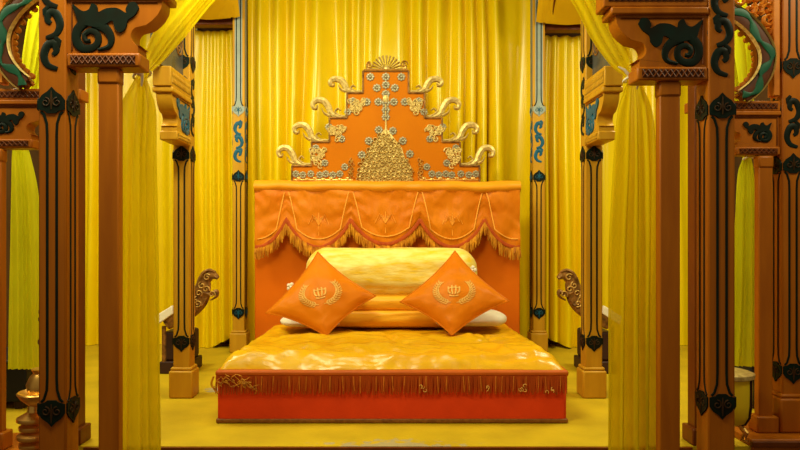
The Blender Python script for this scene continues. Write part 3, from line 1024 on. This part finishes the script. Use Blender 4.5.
# S-scroll finials standing on the treads
def finial(px, py, w_, h_, sgn):
    """curl with its foot near (px, py); opens outward"""
    f = lambda a, b: (X(px + sgn * a * w_, CD), Z(py - b * h_, CD))
    body = smooth_path([(-0.55, 0.0), (-0.25, 0.05), (0.0, 0.25), (0.12, 0.6), (0.32, 0.92), (0.62, 0.98), (0.82, 0.8), (0.80, 0.55), (0.66, 0.5), (0.62, 0.66)], 6)
    n = len(body)
    ws = [0.014 + 0.062 * math.sin(PI * min(1, (i / (n - 1)) * 1.05)) ** 0.8 * (1 - 0.55 * i / n) for i in range(n)]
    O_ = Vector((0, CD + 0.035, 0))
    mb = MB()
    mb.ribbon([f(a, b) for a, b in body], ws, O_, VX, VZ, -VY, 0.035)
    mb.ribbon([f(a, b) for a, b in body], ws, O_, VX, VZ, VY, 0.01)
    side = smooth_path([(-0.9, 0.05), (-0.45, 0.08), (-0.2, 0.3), (-0.32, 0.5), (-0.45, 0.38)], 5)
    mb.ribbon([f(a, b) for a, b in side], taper(0.03, 0.012, len(side)), O_, VX, VZ, -VY, 0.03)
    side = smooth_path([(0.05, 0.1), (0.3, 0.25), (0.42, 0.5)], 5)
    mb.ribbon([f(a, b) for a, b in side], taper(0.035, 0.006, len(side)), O_, VX, VZ, -VY, 0.03)
    return mb.build('scroll_finial', 'gold_pale', hb)


for (px, py, w_, h_) in ((425, 92, 20, 14), (441, 117, 22, 18), (460, 141, 21, 17), (477, 165, 20, 18)):
    finial(px, py, w_, h_, 1)
    finial(2 * cx0 - px, py, w_, h_, -1)
# fan on top
fan = MB()
for i in range(13):
    a = PI * (i + 0.5) / 13
    p = [(X(386.5 + math.cos(a) * r * 1.05, CD), Z(70 - math.sin(a) * r, CD)) for r in (4, 10, 15)]
    fan.ribbon(p, [0.006, 0.013, 0.020], Vector((0, CD + 0.03, 0)), VX, VZ, -VY, 0.03)
c = P(386.5, 69, CD)
fan.ball(c + VY * 0.02, 0.034, 0.03, 0.034)
fan.build('fan_crown', 'gold_pale', hb)
fan = MB()
for k in (-1, 1):
    fan.ribbon([(X(386.5 + k * 17, CD), Z(70, CD)), (X(386.5 + k * 19, CD), Z(66, CD)), (X(386.5 + k * 17, CD), Z(61, CD))], [0.05, 0.035, 0.015], Vector((0, CD + 0.03, 0)), VX, VZ, -VY, 0.03)
    fan.ribbon(spiral(X(386.5 + k * 17.5, CD), Z(64, CD), 0.036, 0.008, 0, k * 1.2), 0.012, Vector((0, CD + 0.02, 0)), VX, VZ, -VY, 0.03)
fan.ribbon([(X(364, CD), Z(70, CD)), (X(408, CD), Z(70, CD))], 0.022, Vector((0, CD + 0.01, 0)), VX, VZ, -VY, 0.03)
fan.build('crown_base', 'gold', hb)

# rosettes
proto = None


def rosette(a, y, sc=1.0):
    global proto
    c = Vector((X(cx0 + a, CD), CD - 0.004, Z(y, CD)))
    if proto is None:
        mb = MB()
        for k in range(8):
            q = 2 * PI * k / 8
            mb.ball(Vector((0.019 * math.cos(q), 0, 0.019 * math.sin(q))), 0.0095, 0.006, 0.0095, 6, 4)
        mb.ball(Vector((0, -0.004, 0)), 0.010, 0.009, 0.010, 8, 5)
        proto = mb.build('rosette', 'silver')
        proto.parent = hb
        o = proto
    else:
        o = proto.copy()
        COL.objects.link(o)
        o.parent = hb
    o.location = c - Vector(hb.location)
    o.scale = (1.35 * sc, 1, 1.35 * sc)


for a, y in ((-15.5, 77), (0, 77), (15.5, 77), (-9, 88), (9, 88), (0, 85), (0, 94), (-7.5, 102), (-19, 102), (8, 102), (19, 102), (0, 103), (0, 110), (0, 117),
             (-7, 130), (7, 131), (-17, 141), (17, 141), (-24, 155), (24, 154)):
    rosette(a, y)
for sgn in (-1, 1):
    for a, y in ((90, 174), (83, 175), (75, 174), (66, 175), (60, 174), (53, 175), (46, 174), (41, 167), (33, 101), (38, 112), (57, 127), (44, 139), (70, 148), (61, 163)):
        rosette(sgn * a, y, 0.9)
    # filigree corner pieces under the treads
    for (a, y, w_, h_) in ((27, 104, 16, 10), (46, 131, 17, 12), (64, 154, 17, 14)):
        mb = MB()
        rr = random.Random(int(a))
        for i in range(22):
            u = rr.random()
            v = rr.random()
            uu = X(cx0 + sgn * (a + (u - 0.3) * w_ * 0.9), CD)
            vv = Z(y - 4 + (1 - u) * 0.0 * h_ + 1.5 * v * h_ * max(0.15, 1 - 1.7 * abs(u - 0.5)), CD)
            mb.ribbon(spiral(uu, vv, 0.026, 0.006, rr.uniform(0, 6), rr.choice((-1, 1)), 10), 0.015, Vector((0, CD, 0)), VX, VZ, -VY, 0.014)
        mb.build('filigree', 'gold_pale', hb)
    mb = MB()
    for i in range(9):
        mb.ribbon(spiral(X(cx0 + sgn * (34 + 1.5 * (i % 2)), CD), Z(178 - i * 2.2, CD), 0.022, 0.005, i, 1.0, 10), 0.010, Vector((0, CD, 0)), VX, VZ, -VY, 0.014)
    mb.ribbon([(X(cx0 + sgn * 33, CD), Z(180, CD)), (X(cx0 + sgn * 92, CD), Z(180, CD))], 0.014, Vector((0, CD, 0)), VX, VZ, -VY, 0.008)
    for i in range(7):
        mb.ball((X(cx0 + sgn * (38 + i * 8.2), CD), CD - 0.004, Z(178.5 + (i % 2), CD)), 0.022, 0.008, 0.014)
    mb.build('corner_filigree', 'gold', hb)
# central tiered relief
rel = MB()
rr = random.Random(8)
tiers = [(180, 27), (175, 27), (170, 26), (165, 25), (160, 22), (155, 19), (150, 17), (145, 13), (140, 10), (136, 6)]
for (y, hw) in tiers:
    k = -hw
    while k <= hw:
        rel.ribbon(spiral(X(cx0 + k, CD), Z(y, CD), 0.026, 0.004, rr.uniform(0, 6), rr.choice((-1.1, 1.1)), 11), 0.011, Vector((0, CD - 0.006, 0)), VX, VZ, -VY, 0.02)
        if rr.random() < 0.5:
            rel.ball((X(cx0 + k + 1, CD), CD - 0.012, Z(y + 2, CD)), 0.013, 0.016, 0.013, 6, 4)
        k += 4.3
rel.prism([pc(a, y) for a, y in ((-26, 182), (-25, 166), (-19, 158), (-16, 148), (-9, 139), (-2, 130), (2, 130), (9, 139), (16, 148), (19, 158), (25, 166), (26, 182))],
          Vector((0, CD, 0)), VX, VZ, -VY, 0.008)
rel.build('tiered_relief', 'gold_pale', hb)
sp = MB()
sp.ribbon([pc(0, 136), pc(0, 128), pc(0, 120), pc(0, 97)], [0.05, 0.02, 0.010, 0.016], Vector((0, CD, 0)), VX, VZ, -VY, 0.014)
sp.ball((X(cx0, CD), CD - 0.006, Z(99, CD)), 0.030, 0.012, 0.040)
sp.build('spire', 'gold_pale', hb)

# ------------------------------------------------------------------ valance over the headboard
VD = 5.76
va = thing('valance', 'scalloped orange satin valance with gold fringe hung over the headboard', 'valance', (0, VD, 1.3))
vx0, vx1 = 255.5, 519.5
cusps = [228, 287, 351, 420, 484, 545]


def lower(px):
    for a, b in zip(cusps[:-1], cusps[1:]):
        if a <= px <= b:
            t_ = (px - a) / (b - a)
            return 219 + (28 if a != 351 else 25) * max(0, math.sin(PI * t_)) ** 0.75
    return 220


def vfn(u, v):
    px = vx0 + (vx1 - vx0) * u
    yb_ = lower(px)
    y = 190 + (yb_ - 190) * v
    # hanging folds: soft diagonal creases below the roll
    z_ = Z(y, VD)
    t_ = 0.020 * n2(px * 0.05 + v * 1.2, v * 2.5, 2) + 0.014 * n2(px * 0.10 - v * 3, v * 5, 3) + 0.006 * n2(px * 0.3 + v * 3, v * 8, 4)
    cen = min(abs(px - (a + b) / 2) for a, b in zip(cusps[:-1], cusps[1:]))
    t_ += 0.02 * v * math.cos(min(1, cen / 33) * PI / 2)
    return (X(px, VD), VD - 0.006 - t_ - 0.012, z_)


MB().grid(vfn, 160, 24).build('cloth', 'valance', va, smooth=180, fix=False)


def rollfn(u, v):
    px = vx0 - 1 + (vx1 - vx0 + 2) * u
    q = -0.55 * PI + 1.55 * PI * v
    r = 0.062 * (1 + 0.16 * n2(px * 0.05, v * 2, 6))
    dip = 0.012 * n1(px * 0.02, 3)
    if q < PI * 0.5:
        return (X(px, VD), HD - 0.02 - r * 1.6 * math.cos(q), 1.555 + r * 0.95 * math.sin(q) + dip)
    return (X(px, VD), HD - 0.02 + (q - PI / 2) * 0.09, 1.555 + r * 0.95 * (1 - 0.1 * (q - PI / 2)) + dip)


MB().grid(rollfn, 120, 18).build('top_roll', 'roll', va, smooth=180, fix=False)
rnd = random.Random(9)
fg, hd = MB(), MB()
px = vx0 + 0.5
hem = []
while px < vx1:
    p = vfn((px - vx0) / (vx1 - vx0), 1)
    hem.append((p[0], p[2]))
    L = 0.115 * rnd.uniform(0.85, 1.05)
    dx = rnd.uniform(-0.012, 0.012)
    fg.tube([Vector(p), Vector((p[0] + dx, p[1] - 0.012 - rnd.uniform(0, 0.015), p[2] - L * 0.5)), Vector((p[0] + dx * 1.6, p[1] - rnd.uniform(0, 0.02), p[2] - L))],
            [0.007, 0.0065, 0.003], 4)
    px += 0.62
fg.build('fringe', 'fringe_gold', va)['kind'] = 'stuff'
hd.ribbon(hem, 0.034, Vector((0, VD - 0.036, 0)), VX, VZ, -VY, 0.012)
hd.build('fringe_heading', 'fringe', va)
# pale braid lines echoing every scallop, and a faint sprig in each
br = MB()
for a, b in zip(cusps[:-1], cusps[1:]):
    pts = []
    for i in range(41):
        t_ = i / 40
        px = a + 5 + (b - a - 10) * t_
        e_ = min(t_, 1 - t_)
        if e_ < 0.10:
            v = 0.06 + 0.80 * (e_ / 0.10)
            px += (3 if t_ < .5 else -3) * (1 - e_ / 0.10) * -1
        else:
            v = 0.86
        if vx0 + 2 < px < vx1 - 2:
            pts.append((px, v))
    wrap = lambda q, v, h: Vector(vfn((q - vx0) / (vx1 - vx0), v)) - VY * (h + 0.002)
    # width is in pixels/v units: draw as tube instead
    if len(pts) > 2:
        br.tube([wrap(q, v, 0.002) for q, v in pts], 0.0055, 5)
    cxs = (a + b) / 2
    if vx0 + 10 < cxs < vx1 - 10:
        sg = MB()
        for k in range(-3, 4):
            sg.tube([wrap(cxs, 0.62, 0.002), wrap(cxs + k * 2.0, 0.5 - 0.02 * abs(k), 0.002), wrap(cxs + k * 3.4, 0.45 + 0.06 * abs(k), 0.002)], 0.003, 4)
        sg.tube([wrap(cxs, 0.4, 0.002), wrap(cxs, 0.8, 0.002)], 0.003, 4)
        sg.build('embroidered_sprig', 'valance_pale', va)
br.build('braid', 'valance_pale', va)


# ------------------------------------------------------------------ carved gilt rails behind the middle columns
def carved_rail(s):
    side = 'left' if s < 0 else 'right'
    d = 5.3
    q = lambda px: X(px if s < 0 else 776 - px, d)
    t = thing('carved_rail', 'gilt carved scroll armrest rising behind the %s middle column' % side, 'carving', (q(188), d, 0))
    O_ = Vector((0, d, 0))
    mb = MB()
    main = smooth_path([(166, 324), (178, 316), (190, 308), (199, 298), (203, 287), (205, 279), (212, 275), (218, 278)], 6)
    ws = [13, 17, 20, 20, 16, 13, 10, 4]
    wss = [w_[0] * d / F for w_ in smooth_path([(w_,) for w_ in ws], 6)]
    pts = [(q(a), Z(b, d)) for a, b in main]
    mb.ribbon(pts, wss, O_, VX, VZ, -VY, 0.03)
    mb.ribbon(pts, wss, O_, VX, VZ, VY, 0.03)
    for path, w0 in (([(204, 292), (211, 294), (217, 291), (217, 296), (211, 300)], 6), ([(201, 280), (204, 273), (210, 270), (216, 272)], 6), ([(197, 303), (203, 305), (206, 300)], 6)):
        pp = smooth_path(path, 5)
        mb.ribbon([(q(a), Z(b, d)) for a, b in pp], taper(w0 * d / F, 0.012, len(pp)), O_, VX, VZ, -VY, 0.034)
    mb.build('scroll_head', 'gold_old', t)
    mb = MB()
    for (a, b) in ((190, 307), (196, 300), (200, 293), (203, 285), (208, 277), (184, 311), (193, 310), (199, 303), (207, 289), (213, 294), (178, 315)):
        mb.ribbon(spiral(q(a), Z(b, d), 0.030, 0.006, a, 1.2, 14), 0.012, O_ - VY * 0.022, VX, VZ, -VY, 0.018)
    mb.build('carved_curls', 'gold', t)
    pan = [(156, 316), (174, 305), (175, 313), (158, 325)]
    MB().prism([(q(a), Z(b, d)) for a, b in pan], O_ - VY * 0.05, VX, VZ, VY, 0.04).build('pale_lower_end', 'white', t, bevel=0.006)
    x0, x1 = sorted((q(160), q(192)))
    MB().box(x0, x1, d - 0.02, d + 0.3, 0.0, 0.10).build('plinth', 'dark', t, bevel=0.01)
    MB().box(x0 + 0.02, x1 - 0.02, d + 0.0, d + 0.28, 0.10, 0.34).build('seat_block', 'dark', t, bevel=0.02)
    mb = MB()
    for px, top in ((164, 326), (186, 312)):
        mb.tube([Vector((q(px), d, 0.08)), Vector((q(px), d, Z(top, d)))], 0.018, 8)
    mb.build('post', 'gold_old', t)


carved_rail(-1)
carved_rail(1)

# ------------------------------------------------------------------ brass stand (left) and yellow drum (right)
d = 2.92
xb = X(22, d)
st = thing('candle_stand', 'turned brass stand with stacked rings beside the nearest left column', 'stand', (xb, d + 0.1, -0.16))
prof = [(0.11, -0.16), (0.11, -0.13), (0.07, -0.10)]
z_ = -0.10
k = 0
while z_ < 0.30:
    r = 0.068 - 0.01 * (z_ + 0.1) + 0.010 * (k % 2)
    prof += [(r * 0.72, z_), (r * 0.98, z_ + 0.010), (r, z_ + 0.018), (r * 0.98, z_ + 0.026), (r * 0.72, z_ + 0.036)]
    z_ += 0.040
    k += 1
prof += [(0.03, 0.31), (0.025, 0.34)]
MB().lathe(prof, (xb, d + 0.1, 0)).build('ringed_stem', 'brass', st)
MB().lathe([(0.02, 0.335), (0.05, 0.345), (0.085, 0.375), (0.10, 0.40), (0.095, 0.405), (0.07, 0.385), (0.02, 0.372)], (xb + 0.03, d + 0.1, 0)).build('dish', 'brass', st)
MB().lathe([(0.03, 0.375), (0.06, 0.40), (0.065, 0.44), (0.05, 0.475), (0.035, 0.49), (0.045, 0.51)], (xb + 0.035, d + 0.1, 0)).build('cup', 'brass', st)
mb = MB()
for i in range(9):
    mb.ball((xb + 0.05 + 0.012 * math.sin(i * 1.7), d + 0.1, 0.53 + i * 0.035), 0.022, 0.022, 0.022)
mb.build('carved_spray', 'gold_old', st)

d = 3.35
xd = X(738, d)
dr = thing('drum', 'yellow standing drum with a pale metal rim on the right sill', 'drum', (xd, d + 0.12, 0))
R0 = 0.125
MB().lathe([(0.07, 0.13), (0.10, 0.145), (0.118, 0.18), (R0, 0.24), (R0 + 0.002, 0.32), (R0, 0.385)], (xd, d + 0.12, 0), 36).build('shell', 'drum', dr)
MB().lathe([(R0 + 0.004, 0.375), (R0 + 0.012, 0.38), (R0 + 0.012, 0.40), (R0 - 0.01, 0.408), (0.02, 0.406)], (xd, d + 0.12, 0), 36).build('rim', 'gold_pale', dr)
mb = MB()
for k in range(6):
    a = -PI / 2 + 0.62 + k * PI / 3
    ca, sa = math.cos(a), math.sin(a)
    mb.tube([Vector((xd + ca * r, d + 0.12 + sa * r, z)) for r, z in ((R0 + 0.006, 0.38), (R0 + 0.006, 0.25), (0.122, 0.18), (0.10, 0.14), (0.05, 0.125))], 0.006)
mb.build('strap', 'dark', dr)
for k in range(3):
    a = -PI / 2 + 0.62 + k * 2 * PI / 3
    ca, sa = math.cos(a), math.sin(a)
    MB().tube([Vector((xd + ca * r, d + 0.12 + sa * r, z)) for r, z in ((0.07, 0.135), (0.105, 0.10), (0.09, 0.06), (0.115, 0.055))], [0.012, 0.016, 0.012, 0.010], 8).build('foot', 'brass', dr)

# black blocks added where only a dark gap shows under the outer drapes
for s in (-1, 1):
    xa, xb = sorted((s * 2.34, s * 3.2))
    t = thing('shade_block', 'low black block added for the dark gap behind the %s' % ('ringed brass stand' if s < 0 else 'yellow drum'), 'shade_block', ((xa + xb) / 2, 4.4, 0))
    MB().box(xa, xb, 4.2, 4.7, 0.05, 0.29).build('body', 'black', t, bevel=0.01)
    MB().box(xa - 0.015, xb + 0.015, 4.185, 4.715, 0.29, 0.32).build('block_top', 'black', t, bevel=0.008)
    for fx in (xa + 0.03, xb - 0.09):
        for fy in (4.22, 4.62):
            MB().box(fx, fx + 0.06, fy, fy + 0.06, 0.0, 0.05).build('foot', 'dark', t, bevel=0.006)
